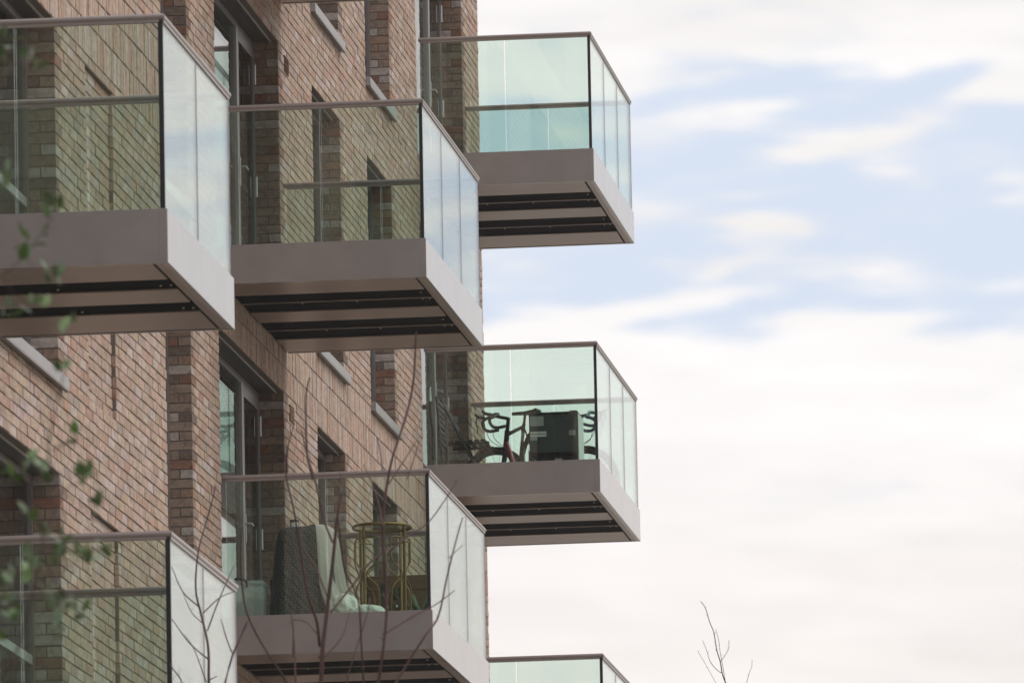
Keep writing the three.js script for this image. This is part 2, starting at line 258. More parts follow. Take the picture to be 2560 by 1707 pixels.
// piers on the plane x = 0: near edge, far edge, has a visible reveal, range of built bricks
const PIERS = [[1.87, .57, true, 9, 17.4], [-2.635, -4.437, true, 9, 18], [-6.02, -7.62, true, 9, 18.2], [-9.145, -10.92, true, 9.3, 18.6], [-14.17, -15.39, true, 9, 19.2]];
const OPENINGS = [[.57, -2.635, 'door'], [-4.437, -6.02, 'window'], [-7.62, -9.145, 'window'], [-10.92, -14.17, 'door']];
const snap = (y) => 6.9 + Math.round((y - 6.9) / C) * C;
const RANK = [0, 2, 3, 1, 4];                        // the reveals that show largest are built brick by brick first
const pierWalls = PIERS.map(([a, b]) => wall(-.3, -REC, 0, 21.9, b + (b === -15.39 ? 0 : REC), a - REC));
// nearer wing: pier beyond its window, window, wall with the shallow blind panels
const wingWall = wall(.5, XA - REC, 0, 14.8, 10.68, 11.75 - REC);
wall(.5, XA - REC, 0, 14.8, 7.76, 9.69);
wall(.5, XA - .03 - REC, 0, 14.8, 9.69, 10.68);
for (const [a, b] of [[0, 6.975], [9.225, 9.975], [12.225, 14.8]]) wall(XA - .03 - REC, XA - REC, a, b, 9.69, 10.68);
wall(.5, XA - REC, 0, 14.8, 13.95, 22);              // on past the picture's edge
wall(.1, .5, 0, 14.8, 7.76, 7.96);                   // where it steps back
wall(-.3, -REC, 0, 21.9, 3.47, 7.75);
function spandrel(za, zb, x0, x1, levels, top) { for (const F of levels) wall(x0, x1, F + top, F + 3, zb, za); }
{
  // wing bricks
  const y0 = 6.9, yTop = snap(14.4), panels = [[9.975, 12.225], [6.975, 9.225]];
  const zs = [11.75, 10.68, 9.69, 7.76];
  for (const F of [9.9, 6.9]) {                       // reveal of the wing window, both storeys
    bond(XA, 11.75, 10.68, F + .0, F + 2.4, { jamb: true, wall: wingWall, show: true });
    for (const [p0, p1] of panels) if (p0 > F && p0 < F + 1) { bond(XA, 10.68, 9.69, p0, p1, { back: .03 }); bond(XA, 10.68, 9.69, F, p0); bond(XA, 10.68, 9.69, p1, F + 2.4); }
    bond(XA, 9.69, 7.76, F, F + 2.4);
  }
  soldiers(XA, 15.2, 7.76, 12.3);
  bond(XA, 15.2, 7.76, 9.3, 9.9); bond(XA, 15.2, 7.76, 12.975, yTop);
  bond(XA, 15.2, 13.95, 6.9, 9.3); bond(XA, 15.2, 13.95, 9.9, 12.3); bond(0, 7.75, 3.47, snap(9), BAND); soldiers(0, 7.75, 3.47, BAND); bond(0, 7.75, 3.47, 12.9, snap(17.4));
  for (const F of [9.9, 6.9]) wall(.5, XA - REC, F + 2.4, F + 3, 11.75 - REC, 13.95);
  for (const F of [9.9, 6.9]) wall(.5, XA - .25, F - .1, F, 11.75 - REC, 13.95);
}
for (const i of RANK) {
  const [za, zb, jamb, b0, b1] = PIERS[i], w = pierWalls[i], lo = snap(b0), hi = snap(b1);
  for (const F of [6.9, 9.9, 12.9, 15.9, 18.9]) {
    const a = Math.max(lo, F), b = Math.min(hi, F + HEAD); if (b > a) bond(0, za, zb, a, b, { jamb, wall: w, show: true });
    const c = Math.max(lo, F + HEAD), d = Math.min(hi, F + 3);
    if (i === 4 && d > c) { if (Math.abs(F + HEAD - BAND) < .01) soldiers(0, za, zb, BAND); else bond(0, za, zb, c, d); }
  }
}
for (const F of [6.9, 9.9, 12.9, 15.9]) {            // the bands over the openings run on from pier to pier
  if (F + 3 < 9.2) continue;
  const run = F > 15 ? [[1.87, -14.17]] : [[1.87, -14.17]];
  for (const [a, b] of run) { if (Math.abs(F + HEAD - BAND) < .01) soldiers(0, a, b, BAND); else bond(0, a, b, F + HEAD, F + 3); }
}
for (const [a, b] of [...OPENINGS, [3.47, 1.87]]) spandrel(a + REC, b - REC, -.3, -REC, [3.9, ...LEVELS, 18.9].filter((F) => F + 3 < 22), HEAD);
for (const [a, b] of [...OPENINGS, [3.47, 1.87]]) wall(-.3, -REC, 0, 6.2, b - REC, a + REC);
{
  const g = new THREE.BufferGeometry(); g.setAttribute('position', new THREE.Float32BufferAttribute(bk.pos, 3)); g.setAttribute('normal', new THREE.Float32BufferAttribute(bk.nor, 3)); g.setAttribute('color', new THREE.Float32BufferAttribute(bk.col, 3)); g.setAttribute('uv', new THREE.Float32BufferAttribute(bk.uv, 2));
  mesh('brickwork', g, M.clay, house).userData.kind = 'stuff';
}
// inside: floors, back wall, party walls, roof
for (const F of [0.9, 3.9, ...LEVELS, 18.9, 21.9]) mesh('floor_slab', box(-9, -.3, F - .3, F - .02, -15.3, 22), M.slab, house);
for (const F of [0.9, 3.9, 6.9, 9.9, 12.9]) mesh('floor_slab', box(-.3, .48, F - .3, F - .02, 7.97, 22), M.slab, house);
mesh('roof', box(.0, XA + .05, 14.8, 15.1, 7.7, 22), M.slab, house);
mesh('back_wall', box(-9.2, -9, 0, 22, -15.3, 22), M.plaster, house);
mesh('end_wall', box(-9, -.3, 0, 21.9, -15.38, -15.3), M.plaster, house); mesh('end_wall', box(-9, -.3, 0, 21.9, 22, 22.2), M.plaster, house);
for (const z of [3.6, -3.5, -6.9, -10.5]) mesh('party_wall', box(-9, -.31, 0, 21.9, z - .1, z + .1), M.plaster, house);

// --- windows and doors
function lintelPan(g, X, za, zb, y) { mesh('head_panel', box(X - .26, X - .07, y - .006, y + .03, zb, za), M.pan, g); mesh('drip_strip', box(X - .07, X - .058, y - .014, y + .012, zb, za), M.drip, g); }
function windowUnit(X, za, zb, y0, y1, transom) {
  const g = part('window', house), f0 = X - .25, f1 = X - .18, t = .055, sy = y0 + .045;
  mesh('frame', merge([box(f0, f1, sy, y1 - .01, za - t, za), box(f0, f1, sy, y1 - .01, zb, zb + t), box(f0, f1, sy, sy + t, zb + t, za - t), box(f0, f1, y1 - .01 - t, y1 - .01, zb + t, za - t)]), M.frame, g);
  if (transom) mesh('transom', box(f0 + .005, f1 - .005, transom, transom + .06, zb + t, za - t), M.sill, g);
  mesh('pane', box(X - .224, X - .206, sy + t, y1 - .01 - t, zb + t, za - t), M.window, g);
  const s = mesh('sill', metric(rbox(X - .2, X + .045, y0 - .035, y0 + .045, zb - .12, za, .004)), M.sill, g);
  mesh('sill_edge', rbox(X + .02, X + .047, y0 - .05, y0 - .034, zb - .118, za - .002, .003), M.frame, g);
  lintelPan(g, X, za, zb, y1); return g;
}
for (const F of LEVELS.concat(3.9)) for (const [a, b, k] of OPENINGS) if (k === 'window') windowUnit(0, a, b, F, F + HEAD);
for (const F of LEVELS) windowUnit(0, 3.47, 1.87, F, F + HEAD);
for (const F of [6.9, 9.9]) windowUnit(XA, 13.95, 11.75, F, F + 2.4, F + 1.15);
function doorUnit(za, zb, mull, F) {
  const g = part('balcony_door', house), X = 0, f0 = -.28, f1 = -.206, y1 = F + HEAD - .01, t = .05;
  mesh('frame', merge([box(f0, f1, F, y1, zb, zb + .06), box(f0, f1, F, y1, za - .06, za), box(f0, f1, y1 - .06, y1, zb + .06, za - .06), box(f0, f1, F, F + .06, zb + .06, za - .06)]), M.frame, g);
  mesh('mullion', rbox(f0, f1 + .02, F + .06, y1 - .06, mull - .06, mull, .004), M.sill, g);
  mesh('fixed_pane', box(-.235, -.213, F + .06, y1 - .06, mull, za - .06), M.window, g);
  const l = part('leaf', g), a = mull - .07, b = zb + .07;
  mesh('leaf_frame', merge([box(f0 + .01, f1 + .01, F + .07, y1 - .07, a - .09, a), box(f0 + .01, f1 + .01, F + .07, y1 - .07, b, b + .07), box(f0 + .01, f1 + .01, y1 - .16, y1 - .07, b + .07, a - .09), box(f0 + .01, f1 + .01, F + .07, F + .2, b + .07, a - .09)]), M.frame, l);
  mesh('pane', box(-.232, -.21, F + .2, y1 - .16, b + .07, a - .09), M.window, l);
  mesh('lever_handle', merge([box(f1 + .01, f1 + .02, F + .92, F + 1.16, a - .065, a - .03), rod([f1 + .015, F + 1.08, a - .048], [f1 + .065, F + 1.08, a - .048], .009), rod([f1 + .062, F + 1.08, a - .04], [f1 + .062, F + 1.078, a - .17], .009, .008)]), M.bolt, l);
  for (const y of [.98, 1.94]) mesh('hinge', rod([f1 + .016, F + y, zb + .075], [f1 + .016, F + y + .17, zb + .075], .011), M.bolt, l);
  lintelPan(g, X, za, zb, F + HEAD); mesh('threshold', box(-.28, -.0, F - .05, F - .002, zb, za), M.frame, g);
}
for (const F of [9.9, 12.9]) doorUnit(.57, -2.635, -1.62, F);
for (const F of [9.9, 12.9, 15.9]) doorUnit(-10.92, -14.17, -13.13, F);
// air bricks
for (const [F, m] of [[9.9, M.vent], [12.9, M.ventDark]]) {
  const g = part('air_brick', house), y = F + HEAD - .2, z = -2.93;
  mesh('vent_frame', merge([box(-.004, .004, y, y + .14, z - .215, z), box(.003, .008, y, y + .008, z - .215, z), box(.003, .008, y + .132, y + .14, z - .215, z), box(.003, .008, y + .066, y + .074, z - .215, z)]), M.ventDark, g);
  for (let i = 0; i < 8; i++) mesh('slat', box(.0035, .0095, y + .009, y + .131, z - .012 - i * .026, z - .004 - i * .026), m, g);
}

// ================================================================ balconies
function balcony(label, F, xw, xo, zn, zf, nFront, strips) {
  const b = thing('balcony', label, 'balcony', [xw, F, zn], 0, 'glass balconies on the brick front'), D = xo - xw, Ln = zn - zf, h = .316;
  mesh('near_fascia', metric(rbox(.012, D - .032, -h, 0, -.012, .02, .002)), M.metal, b); mesh('corner_return', metric(rbox(D - .0316, D + .019, -h, 0, -.0122, .0201, .002)), M.metal, b);
  const half = -Ln / 2 + jit(R, .1); mesh('front_fascia', metric(rbox(D - .012, D + .021, -h + .001, -.001, half + .001, .018, .002)), M.metal, b); mesh('front_fascia', metric(rbox(D - .0122, D + .0207, -h + .001, -.001, -Ln - .02, half - .001, .002)), M.metal, b);
  mesh('far_fascia', metric(rbox(.012, D + .019, -h, 0, -Ln - .02, -Ln + .012, .003)), M.metal, b);
  mesh('deck_frame', box(.014, D - .013, -h + .012, -.075, -Ln + .013, -.013), M.black, b);
  mesh('deck', metric(box(.014, D - .013, -.074, -.06, -Ln + .013, -.013)), M.deck, b);
  mesh('edge_flange', metric(box(D - .062, D - .0125, -h + .003, -h + .0115, -Ln + .013, -.013)), M.soffit, b);
  const zt = strips.map((s) => s * Ln);             // soffit boards, near to far
  for (let i = 0; i < zt.length; i += 2) mesh('soffit_board', metric(rbox(.016, D - .08, -h + .002, -h + .0115, -zt[i + 1] + (i + 2 >= zt.length ? .04 : 0), -zt[i] - (i ? 0 : .0125), .0015)), M.soffit, b);
  for (let i = 1; i + 1 < zt.length; i += 2) {
    const mid = -(zt[i] + zt[i + 1]) / 2;
    if (nFront > 2) mesh('joist_edge', box(.016, D - .064, -h + .004, -h + .0115, mid - .009, mid + .009), M.soffit, b);
    for (const [x, z] of [[D - .16, mid - .06], [D - .1, mid - .06], [D - .13, mid + .24], [.5, mid - .07], [.95, mid - .07]]) mesh('bolt', new THREE.SphereGeometry(.0085, 6, 4).translate(x, -h + .011, z), M.bolt, b);
  }
  const e = .012;
  const pane = (x0, x1, z0, z1, side) => { const lites = side ? [box(x0, x1, -.05, 1.1, z0, (z0 + z1) / 2 - .0008), box(x0, x1, -.05, 1.1, (z0 + z1) / 2 + .0008, z1)] : [box(x0, (x0 + x1) / 2 - .0008, -.05, 1.1, z0, z1), box((x0 + x1) / 2 + .0008, x1, -.05, 1.1, z0, z1)];
    const E = side ? M.glassEdge : M.glass, G = M.glass, g = mergeGeometries(lites, false); g.clearGroups(); for (let q = 0; q < lites.length; q++) for (let f = 0; f < 6; f++) g.addGroup(q * 36 + f * 6, 6, (side ? f >= 4 : f < 2) ? 0 : 1);   // two laminated sheets
    const m = new THREE.Mesh(g, [G, E]); m.name = 'glass_pane'; m.castShadow = m.receiveShadow = true; b.add(m); return m; };
  for (const z of [0, -Ln]) { const w = (D - .03) / 2; for (let i = 0; i < 2; i++) pane(.02 + i * w + (i ? e / 2 : 0), .02 + (i + 1) * w - (i ? .012 : e / 2), z - .006, z + .006, true); }
  const wf = (Ln - .024) / nFront; for (let i = 0; i < nFront; i++) pane(D - .006, D + .006, -.012 - (i + 1) * wf + .002, -.012 - i * wf - .002, false);
  for (let i = 1; i < nFront; i++) mesh('joint_seal', box(D - .0055, D + .0055, 0, 1.086, -.012 - i * wf - .0015, -.012 - i * wf + .0015), M.seal, b);
  for (const z of [-.001, -Ln + .001]) mesh('corner_gasket', box(D - .02, D + .0055, -.02, 1.1, z - .0105, z + .0105), M.gasket, b);
  mesh('handrail', mitred([[.0, 1.118, 0], [D, 1.118, 0], [D, 1.118, -Ln], [.0, 1.118, -Ln]], .0205), M.rail, b);
  mesh('rail_channel', merge([box(.02, D - .014, 1.086, 1.104, -.013, .013), box(.02, D - .014, 1.086, 1.104, -Ln - .013, -Ln + .013), box(D - .013, D + .013, 1.086, 1.104, -Ln, 0)]), M.rail, b);
  return b;
}
const S3 = [0, .165, .41, .55, .805, 1], S2 = [0, .235, .385, .575, .72, 1];
balcony('deep grey metal balcony on the forward wing, above another like it', 9.9, XA, 2.558, 17.473, 15.239, 2, S2);
balcony('grey metal balcony with bare twigs before its glass front, on the forward wing', 6.9, XA, 2.558, 17.473, 15.239, 2, S2);
balcony('empty glass balcony directly over the one with the gold table', 12.9, 0, 1.6486, .458, -2.828, 3, S3);
balcony('glass balcony holding a gold table, a covered barbecue and plants', 9.9, 0, 1.6486, .458, -2.828, 3, S3);
balcony('balcony two floors over the gold table, only its underside edge in view', 15.9, 0, 1.6486, .458, -2.828, 3, S3);
balcony('empty glass balcony against the sky, over the one with the bicycles', 15.9, 0, 1.6486, -11.0945, -14.377, 3, S3);
balcony('glass balcony crowded with bicycles and a black fridge', 12.9, 0, 1.6486, -11.0945, -14.377, 3, S3);
balcony('glass balcony below the one with the bicycles, only its rail and glass in view', 9.9, 0, 1.6486, -11.0945, -14.377, 3, S3);

// ================================================================ things on the bicycle balcony
const deck6 = 12.9 - .06;
function bicycle(label, x, z, turn, steer, frameMat, accent, tape, lean, swivel = 0, drop = 0) {
  const b = thing('bicycle', label, 'bicycle', [x, deck6, z], turn, 'bicycles kept on the balcony'); b.rotation.order = 'YXZ'; b.rotation.x = lean;
  const o = [-.42, 0];                                // the steering head stands over the group's origin
  const P = (px, py, pz = 0) => [px + o[0], py, pz];
  const ax = new THREE.Vector3(-.28, .96, 0).normalize(), hd = V(P(.42, .73)), turnIt = (g) => { g.translate(-hd.x, -hd.y, -hd.z); g.applyMatrix4(new THREE.Matrix4().makeRotationAxis(ax, steer)); g.translate(hd.x, hd.y, hd.z); return g; };
  const wheel = (cx, cy, front) => {
    const w = part(front ? 'front_wheel' : 'rear_wheel', b), c = V(P(cx, cy)), fix = (g) => front ? turnIt(g) : g;
    mesh('tyre', fix(new THREE.TorusGeometry(.327, .014, 8, 48).translate(c.x, c.y, 0)), M.tyre, w);
    mesh('rim', fix(merge([new THREE.TorusGeometry(.303, .013, 6, 48).translate(c.x, c.y, 0), new THREE.TorusGeometry(.283, .011, 6, 48).translate(c.x, c.y, 0), new THREE.TorusGeometry(.268, .009, 6, 48).translate(c.x, c.y, 0)])), M.rim, w);
    const sp = []; for (let i = 0; i < 20; i++) { const a = i / 20 * Math.PI * 2, s = i % 2 ? .03 : -.03; sp.push(rod([c.x + Math.cos(a + (i % 4 < 2 ? 1.2 : -1.2)) * .02, c.y + Math.sin(a + (i % 4 < 2 ? 1.2 : -1.2)) * .02, s], [c.x + Math.cos(a) * .29, c.y + Math.sin(a) * .29, 0], .0014, .0014, 4)); }
    mesh('spokes', fix(merge(sp)), M.steel, w); mesh('hub', fix(rod([c.x, c.y, -.05], [c.x, c.y, .05], .018)), M.carbon, w);
  };
  wheel(.59, .341, true); wheel(-.41, .341, false);
  mesh('frame', merge([rod(P(.395, .82), P(.445, .655), .027), rod(P(.41, .775), P(-.14, .77), .02, .018), rod(P(0, .27), P(-.165, .80), .017), ...[-1, 1].flatMap((s) => [rod(P(0, .27, s * .03), P(-.41, .341, s * .065), .011, .009), rod(P(-.145, .745, s * .015), P(-.41, .341, s * .065), .009, .008)]), rod(P(0, .27, -.035), P(0, .27, .035), .022)]), frameMat, b);
  mesh('down_tube', rod(P(.432, .69), P(0, .275), .032, .026), accent, b);
  mesh('seat_post', rod(P(-.165, .79), P(-.2, .89 - drop), .014), accent === M.red ? M.orange : M.carbon, b);
  { const s = new THREE.Shape(); s.moveTo(.135, 0); s.bezierCurveTo(.13, .025, .04, .02, 0, .035); s.bezierCurveTo(-.05, .06, -.1, .075, -.135, .068); s.lineTo(-.135, -.068); s.bezierCurveTo(-.1, -.075, -.05, -.06, 0, -.035); s.bezierCurveTo(.04, -.02, .13, -.025, .135, 0);
    const g = new THREE.ExtrudeGeometry(s, { depth: .022, bevelEnabled: true, bevelSize: .006, bevelThickness: .008, bevelSegments: 2, curveSegments: 6 }); g.rotateX(-Math.PI / 2); const sp = g.attributes.position; for (let i = 0; i < sp.count; i++) { const x = sp.getX(i); sp.setY(i, sp.getY(i) * .75 + (x < -.05 ? (x + .05) ** 2 * 3 : 0)); } g.computeVertexNormals(); g.rotateY(swivel); g.translate(P(-.2, .885)[0], .885 - drop, 0); mesh('saddle', g, M.carbon, b); }
  mesh('crankset', merge([new THREE.TorusGeometry(.088, .006, 5, 28).translate(P(0, 0)[0], .27, .045), rod(P(0, .27, .06), P(.1, .14, .065), .011), rod(P(0, .27, -.06), P(-.1, .4, -.065), .011), box(P(.05, 0)[0], P(.14, 0)[0], .128, .146, .07, .15), box(P(-.14, 0)[0], P(-.05, 0)[0], .392, .41, -.15, -.07)]), M.carbon, b);
  mesh('fork', turnIt(merge([rod(P(.447, .65), P(.447, .64), .02), ...[-1, 1].map((s) => limb([V(P(.447, .645, s * .03)), V(P(.495, .5, s * .05)), V(P(.59, .341, s * .055))],   .022, .011, 8))])), M.carbon, b);
  mesh('stem', turnIt(merge([rod(P(.36, .94), P(.4, .8), .019), rod(P(.362, .93), P(.485, .977), .017)])), M.carbon, b);
  const bar = [-1, 1].map((s) => limb([[.485, .862, 0], [.485, .866, s * .12], [.49, .866, s * .19], [.53, .868, s * .205], [.575, .85, s * .208], [.59, .805, s * .21], [.57, .755, s * .212], [.53, .735, s * .214], [.44, .735, s * .216]].map((p) => V(P(p[0], p[1] + .115, p[2]))), .0165, .0165, 9));
  mesh('handlebar', turnIt(merge(bar)), tape, b);
  for (const s of [-1, 1]) mesh('brake_lever', turnIt(merge([limb([[.56, .872, s * .206], [.61, .89, s * .206], [.645, .925, s * .206]].map((p) => V(P(p[0], p[1] + .115, p[2]))), .019, .015, 8), limb([[.63, .895, s * .206], [.652, .84, s * .21], [.648, .77, s * .214], [.66, .735, s * .216]].map((p) => V(P(p[0], p[1] + .115, p[2]))), .009, .005, 6)])), M.carbon, b);
  for (const s of [-1, 1]) mesh('cable', turnIt(limb([[.57, .86, s * .2], [.56, .76, s * .12], [.49, .68, s * .06], [.45, .66, s * .03]].map((p) => V(P(...p))), .003, .003, 5)), M.tyre, b);
  return b;
}
bicycle('black and red racing bicycle with dark drop handlebars beside the slatted chair', .395, -13.86, 2.0, 1.13, M.carbon, M.red, M.tape, .03, .9);
bicycle('racing bicycle with blue taped drop handlebars behind the black fridge', 1.13, -13.93, 1.52, -1.5, M.carbon, M.carbon, M.tapeBlue, -.03, 0, .085);
{
  const t = thing('mini_fridge', 'small black fridge with white stickers on its back, on the bicycle balcony', 'fridge', [1.08, deck6, -12.47]);
  mesh('cabinet', rbox(-.235, .235, .32, .705, -.2, .21, .012), M.fridge, t); mesh('plinth', rbox(-.235, .235, .01, .322, -.2, .13, .008), M.fridgeDark, t);
  for (const s of [-1, 1]) mesh('side_panel', box(s * .235 - .007, s * .235 + .007, .01, .35, -.2, .207), M.fridge, t);
  mesh('worktop', rbox(-.245, .245, .705, .722, -.21, .222, .005), M.fridge, t); mesh('side_skin', rbox(.2425, .249, .012, .704, -.2, .206, .003), M.fridgeDoor, t);
  mesh('top_hinge', rbox(.16, .235, .722, .734, .06, .2, .005), M.fridge, t);
  mesh('compressor', new THREE.SphereGeometry(.09, 16, 10).scale(1.2, .95, .8).translate(-.02, .13, .16), M.fridgeDark, t);
  mesh('pipe', limb([[-.2, .28, .15], [-.17, .25, .19], [-.12, .24, .19], [-.1, .18, .19], [-.13, .1, .18]].map(V), .004, .004, 6), M.steel, t);
  mesh('pipe', limb([[.19, .24, .15], [.19, .15, .19], [.17, .12, .19]].map(V), .005, .005, 6), M.steel, t);
  const cv = document.createElement('canvas'); cv.width = 256; cv.height = 80; const c2 = cv.getContext('2d'); c2.fillStyle = '#c9ccc8'; c2.fillRect(0, 0, 256, 80); c2.strokeStyle = '#1b1b1b'; c2.lineWidth = 4; c2.fillStyle = '#1b1b1b'; c2.font = 'bold 34px sans-serif'; c2.fillText('CYCLOPENTANE', 4, 52, 248); const lab = new THREE.CanvasTexture(cv); lab.colorSpace = THREE.SRGBColorSpace;
  const stick = (x0, x1, y0, y1, m, z = .2108) => mesh('sticker', box(x0 - 1.08, x1 - 1.08, y0 - deck6, y1 - deck6, z, z + .0012), m, t);
  stick(.856, .99, 13.43, 13.525, M.paperGrey); stick(.857, 1.015, 13.325, 13.376, new THREE.MeshStandardMaterial({ map: lab, roughness: .6 })); stick(.856, .925, 13.29, 13.322, M.paperGrey); stick(1.234, 1.298, 13.33, 13.378, M.paperGrey);
  stick(1.095, 1.167, 13.085, 13.104, M.paperGrey, .232); stick(1.101, 1.152, 13.038, 13.068, M.paper, .235);
}
{
  const t = thing('slatted_chair', 'dark slatted wooden folding chair standing open on the bicycle balcony', 'chair', [.26, deck6, -12.32], 0, 'dark slatted folding chairs');
  for (let i = 0; i < 6; i++) mesh('seat_slat', rbox(-.17 + i * .062, -.122 + i * .062, .44, .456, -.2, .2, .004).rotateZ(.03), M.chair, t);
  for (const s of [-1, 1]) { mesh('leg', rod([-.255, .86, s * .185], [.16, .02, s * .185], .013, .013, 6), M.chair, t); mesh('leg', rod([.2, .44, s * .16], [-.2, .02, s * .16], .012, .012, 6), M.chair, t); mesh('seat_rail', box(-.19, .21, .415, .44, s * .16 - .012, s * .16 + .012), M.chair, t); }
  for (let i = 0; i < 3; i++) { const y = .62 + i * .095, x = -.255 + (.86 - y) * .494; mesh('back_slat', rbox(x - .008, x + .008, y - .025, y + .03, -.18, .18, .004), M.chair, t); }
}
{
  const t = thing('slatted_chair', 'dark slatted folding chair folded flat against the door, on the bicycle balcony', 'chair', [.045, deck6, -11.75], 0, 'dark slatted folding chairs');
  for (const s of [-1, 1]) mesh('leg', rod([.06, .02, s * .2], [-.0, .8, s * .2], .012, .012, 6), M.chair, t);
  for (let i = 0; i < 9; i++) { const y = .3 + i * .055; mesh('slat', rbox(.03 - y * .045, .048 - y * .045, y, y + .036, -.21, .21, .004), M.chair, t); }
}
{
  const t = thing('parasol', 'narrow black furled parasol in a white sleeve leaning by the wall end', 'parasol', [.05, deck6, -11.25]);
  mesh('canopy', limb([[.0, .14, 0], [.0, .4, 0], [-.02, .62, 0], [-.02, .74, 0]].map(V), .02, .012, 9), M.pot, t); mesh('pole', rod([.0, .01, 0], [.0, .2, 0], .01), M.pot, t); mesh('sleeve', limb([[-.02, .7, 0], [-.022, .78, 0], [-.018, .84, .01]].map(V), .016, .01, 8), M.whiteThing, t);
}

// ================================================================ things on the balcony with the gold table
const deck5 = 9.9 - .06;
{
  // covered barbecue: a sewn cover that flares in folds, a pale blanket thrown over one side and trailing on the deck
  const t = thing('covered_barbecue', 'barbecue under a dark lattice print cover with a pale blanket thrown over', 'barbecue', [.56, deck5, -.22]);
  const cv = document.createElement('canvas'); cv.width = 512; cv.height = 512; const k = cv.getContext('2d'); k.fillStyle = '#30393e'; k.fillRect(0, 0, 512, 512); k.strokeStyle = '#80877f'; k.lineWidth = 4;
  for (let i = -8; i < 24; i++) { k.beginPath(); k.moveTo(i * 32, 0); k.lineTo(i * 32 - 130, 512); k.stroke(); for (let j = 0; j < 14; j++) { const y = j * 38 + (i & 1) * 19, x = i * 32 - y * .254; k.beginPath(); k.moveTo(x, y); k.lineTo(x + 32, y + 4); k.stroke(); } }
  const lt = new THREE.CanvasTexture(cv); lt.colorSpace = THREE.SRGBColorSpace; lt.wrapS = lt.wrapT = THREE.RepeatWrapping; lt.repeat.set(5, 1.6);
  const coverMat = std(.5, .5, .5, .8, { map: lt, side: THREE.DoubleSide });
  const drape = (a0, a1, top, bottom, grow, amp, folds, ph, flareX = 0) => { const n = 96, m = 28, pos = [], uv = [], idx = []; for (let i = 0; i <= m; i++) for (let j = 0; j <= n; j++) { const f = i / m, a = lerp(a0, a1, j / n); let y, r; if (f < .2) { r = f / .2; y = top - .02 * r * r; } else { const d = (f - .2) / .8; y = top - .02 - (top - .02 - bottom) * d; r = 1 + grow * d + .06 * Math.sin(Math.min(1, d * 6) * 1.57) + amp * Math.min(1, d * 2.2) * (.5 + .5 * d) * Math.sin(a * folds + ph + 1.3 * Math.sin(a * 3) + d * .8) + .4 * amp * d * Math.sin(a * folds * 2.3 + 1); } const c = Math.cos(a), s = Math.sin(a), sq = Math.pow(Math.pow(Math.abs(c), 3) + Math.pow(Math.abs(s), 3), -1 / 3); pos.push(.215 * r * c * sq + (flareX && i > m * .6 ? flareX * Math.pow((i / m - .6) / .4, 2) * Math.max(0, c) : 0), y, .24 * r * s * sq); uv.push(j / n, f); } for (let i = 0; i < m; i++) for (let j = 0; j < n; j++) { const q = i * (n + 1) + j; idx.push(q, q + 1, q + n + 1, q + 1, q + n + 2, q + n + 1); } const g = new THREE.BufferGeometry(); g.setAttribute('position', new THREE.Float32BufferAttribute(pos, 3)); g.setAttribute('uv', new THREE.Float32BufferAttribute(uv, 2)); g.setIndex(idx); g.computeVertexNormals(); return g; };
  mesh('cover', drape(0, Math.PI * 2, .855, .02, .34, .045, 9, .4), coverMat, t);
  const bl = drape(-1.25, 1.1, .868, .012, .4, .085, 13, 1.2, .26); bl.scale(1.03, 1, 1.06); mesh('blanket', bl, M.blanket, t);
}
{ const t = thing('jar', 'small lidded tin with a white label standing on the covered barbecue', 'jar', [.455, deck5 + .858, -.25]); mesh('tin', new THREE.CylinderGeometry(.036, .036, .055, 20).translate(0, .028, 0), M.fridge, t); mesh('lid', new THREE.CylinderGeometry(.038, .038, .014, 20).translate(0, .062, 0), M.pot, t); mesh('label', new THREE.CylinderGeometry(.0368, .0368, .04, 16, 1, true, -.6, 1.7).translate(0, .028, 0), M.paper, t); }
{
  const t = thing('storage_box', 'clear plastic storage box with navy clip handles on the deck', 'storage box', [.15, deck5, .1]);
  mesh('tub', merge([box(-.11, .11, .0, .008, -.16, .16), box(-.113, -.108, 0, .36, -.165, .165), box(.108, .113, 0, .36, -.165, .165), box(-.108, .108, 0, .36, .16, .165), box(-.108, .108, 0, .36, -.165, -.16)]), M.plastic, t);
  mesh('rim', merge([box(-.125, .125, .35, .372, .155, .178), box(-.125, .125, .35, .372, -.178, -.155), box(.105, .125, .35, .372, -.155, .155), box(-.125, -.105, .35, .372, -.155, .155)]), M.plastic, t);
  mesh('clip_handle', limb([[-.1, .385, .19], [-.04, .384, .192], [-.005, .365, .19], [.0, .32, .186]].map(V), .011, .009, 8), M.navy, t);
  mesh('folded_contents', rbox(-.1, .1, .012, .21, -.15, .15, .02), std(.035, .04, .05, .9), t); mesh('folded_cloth', rbox(-.06, .09, .212, .25, -.12, .14, .015), std(.34, .27, .12, .9), t);
}
{
  const t = thing('plant_pot', 'square black plastic plant pot between the storage box and the barbecue', 'pot', [.335, deck5, -.28]); const g = new THREE.CylinderGeometry(.115, .085, .44, 4); g.rotateY(Math.PI / 4); mesh('pot', g.translate(0, .225, 0), M.pot, t); mesh('soil', box(-.07, .07, .4, .43, -.07, .07), M.soil, t);
}
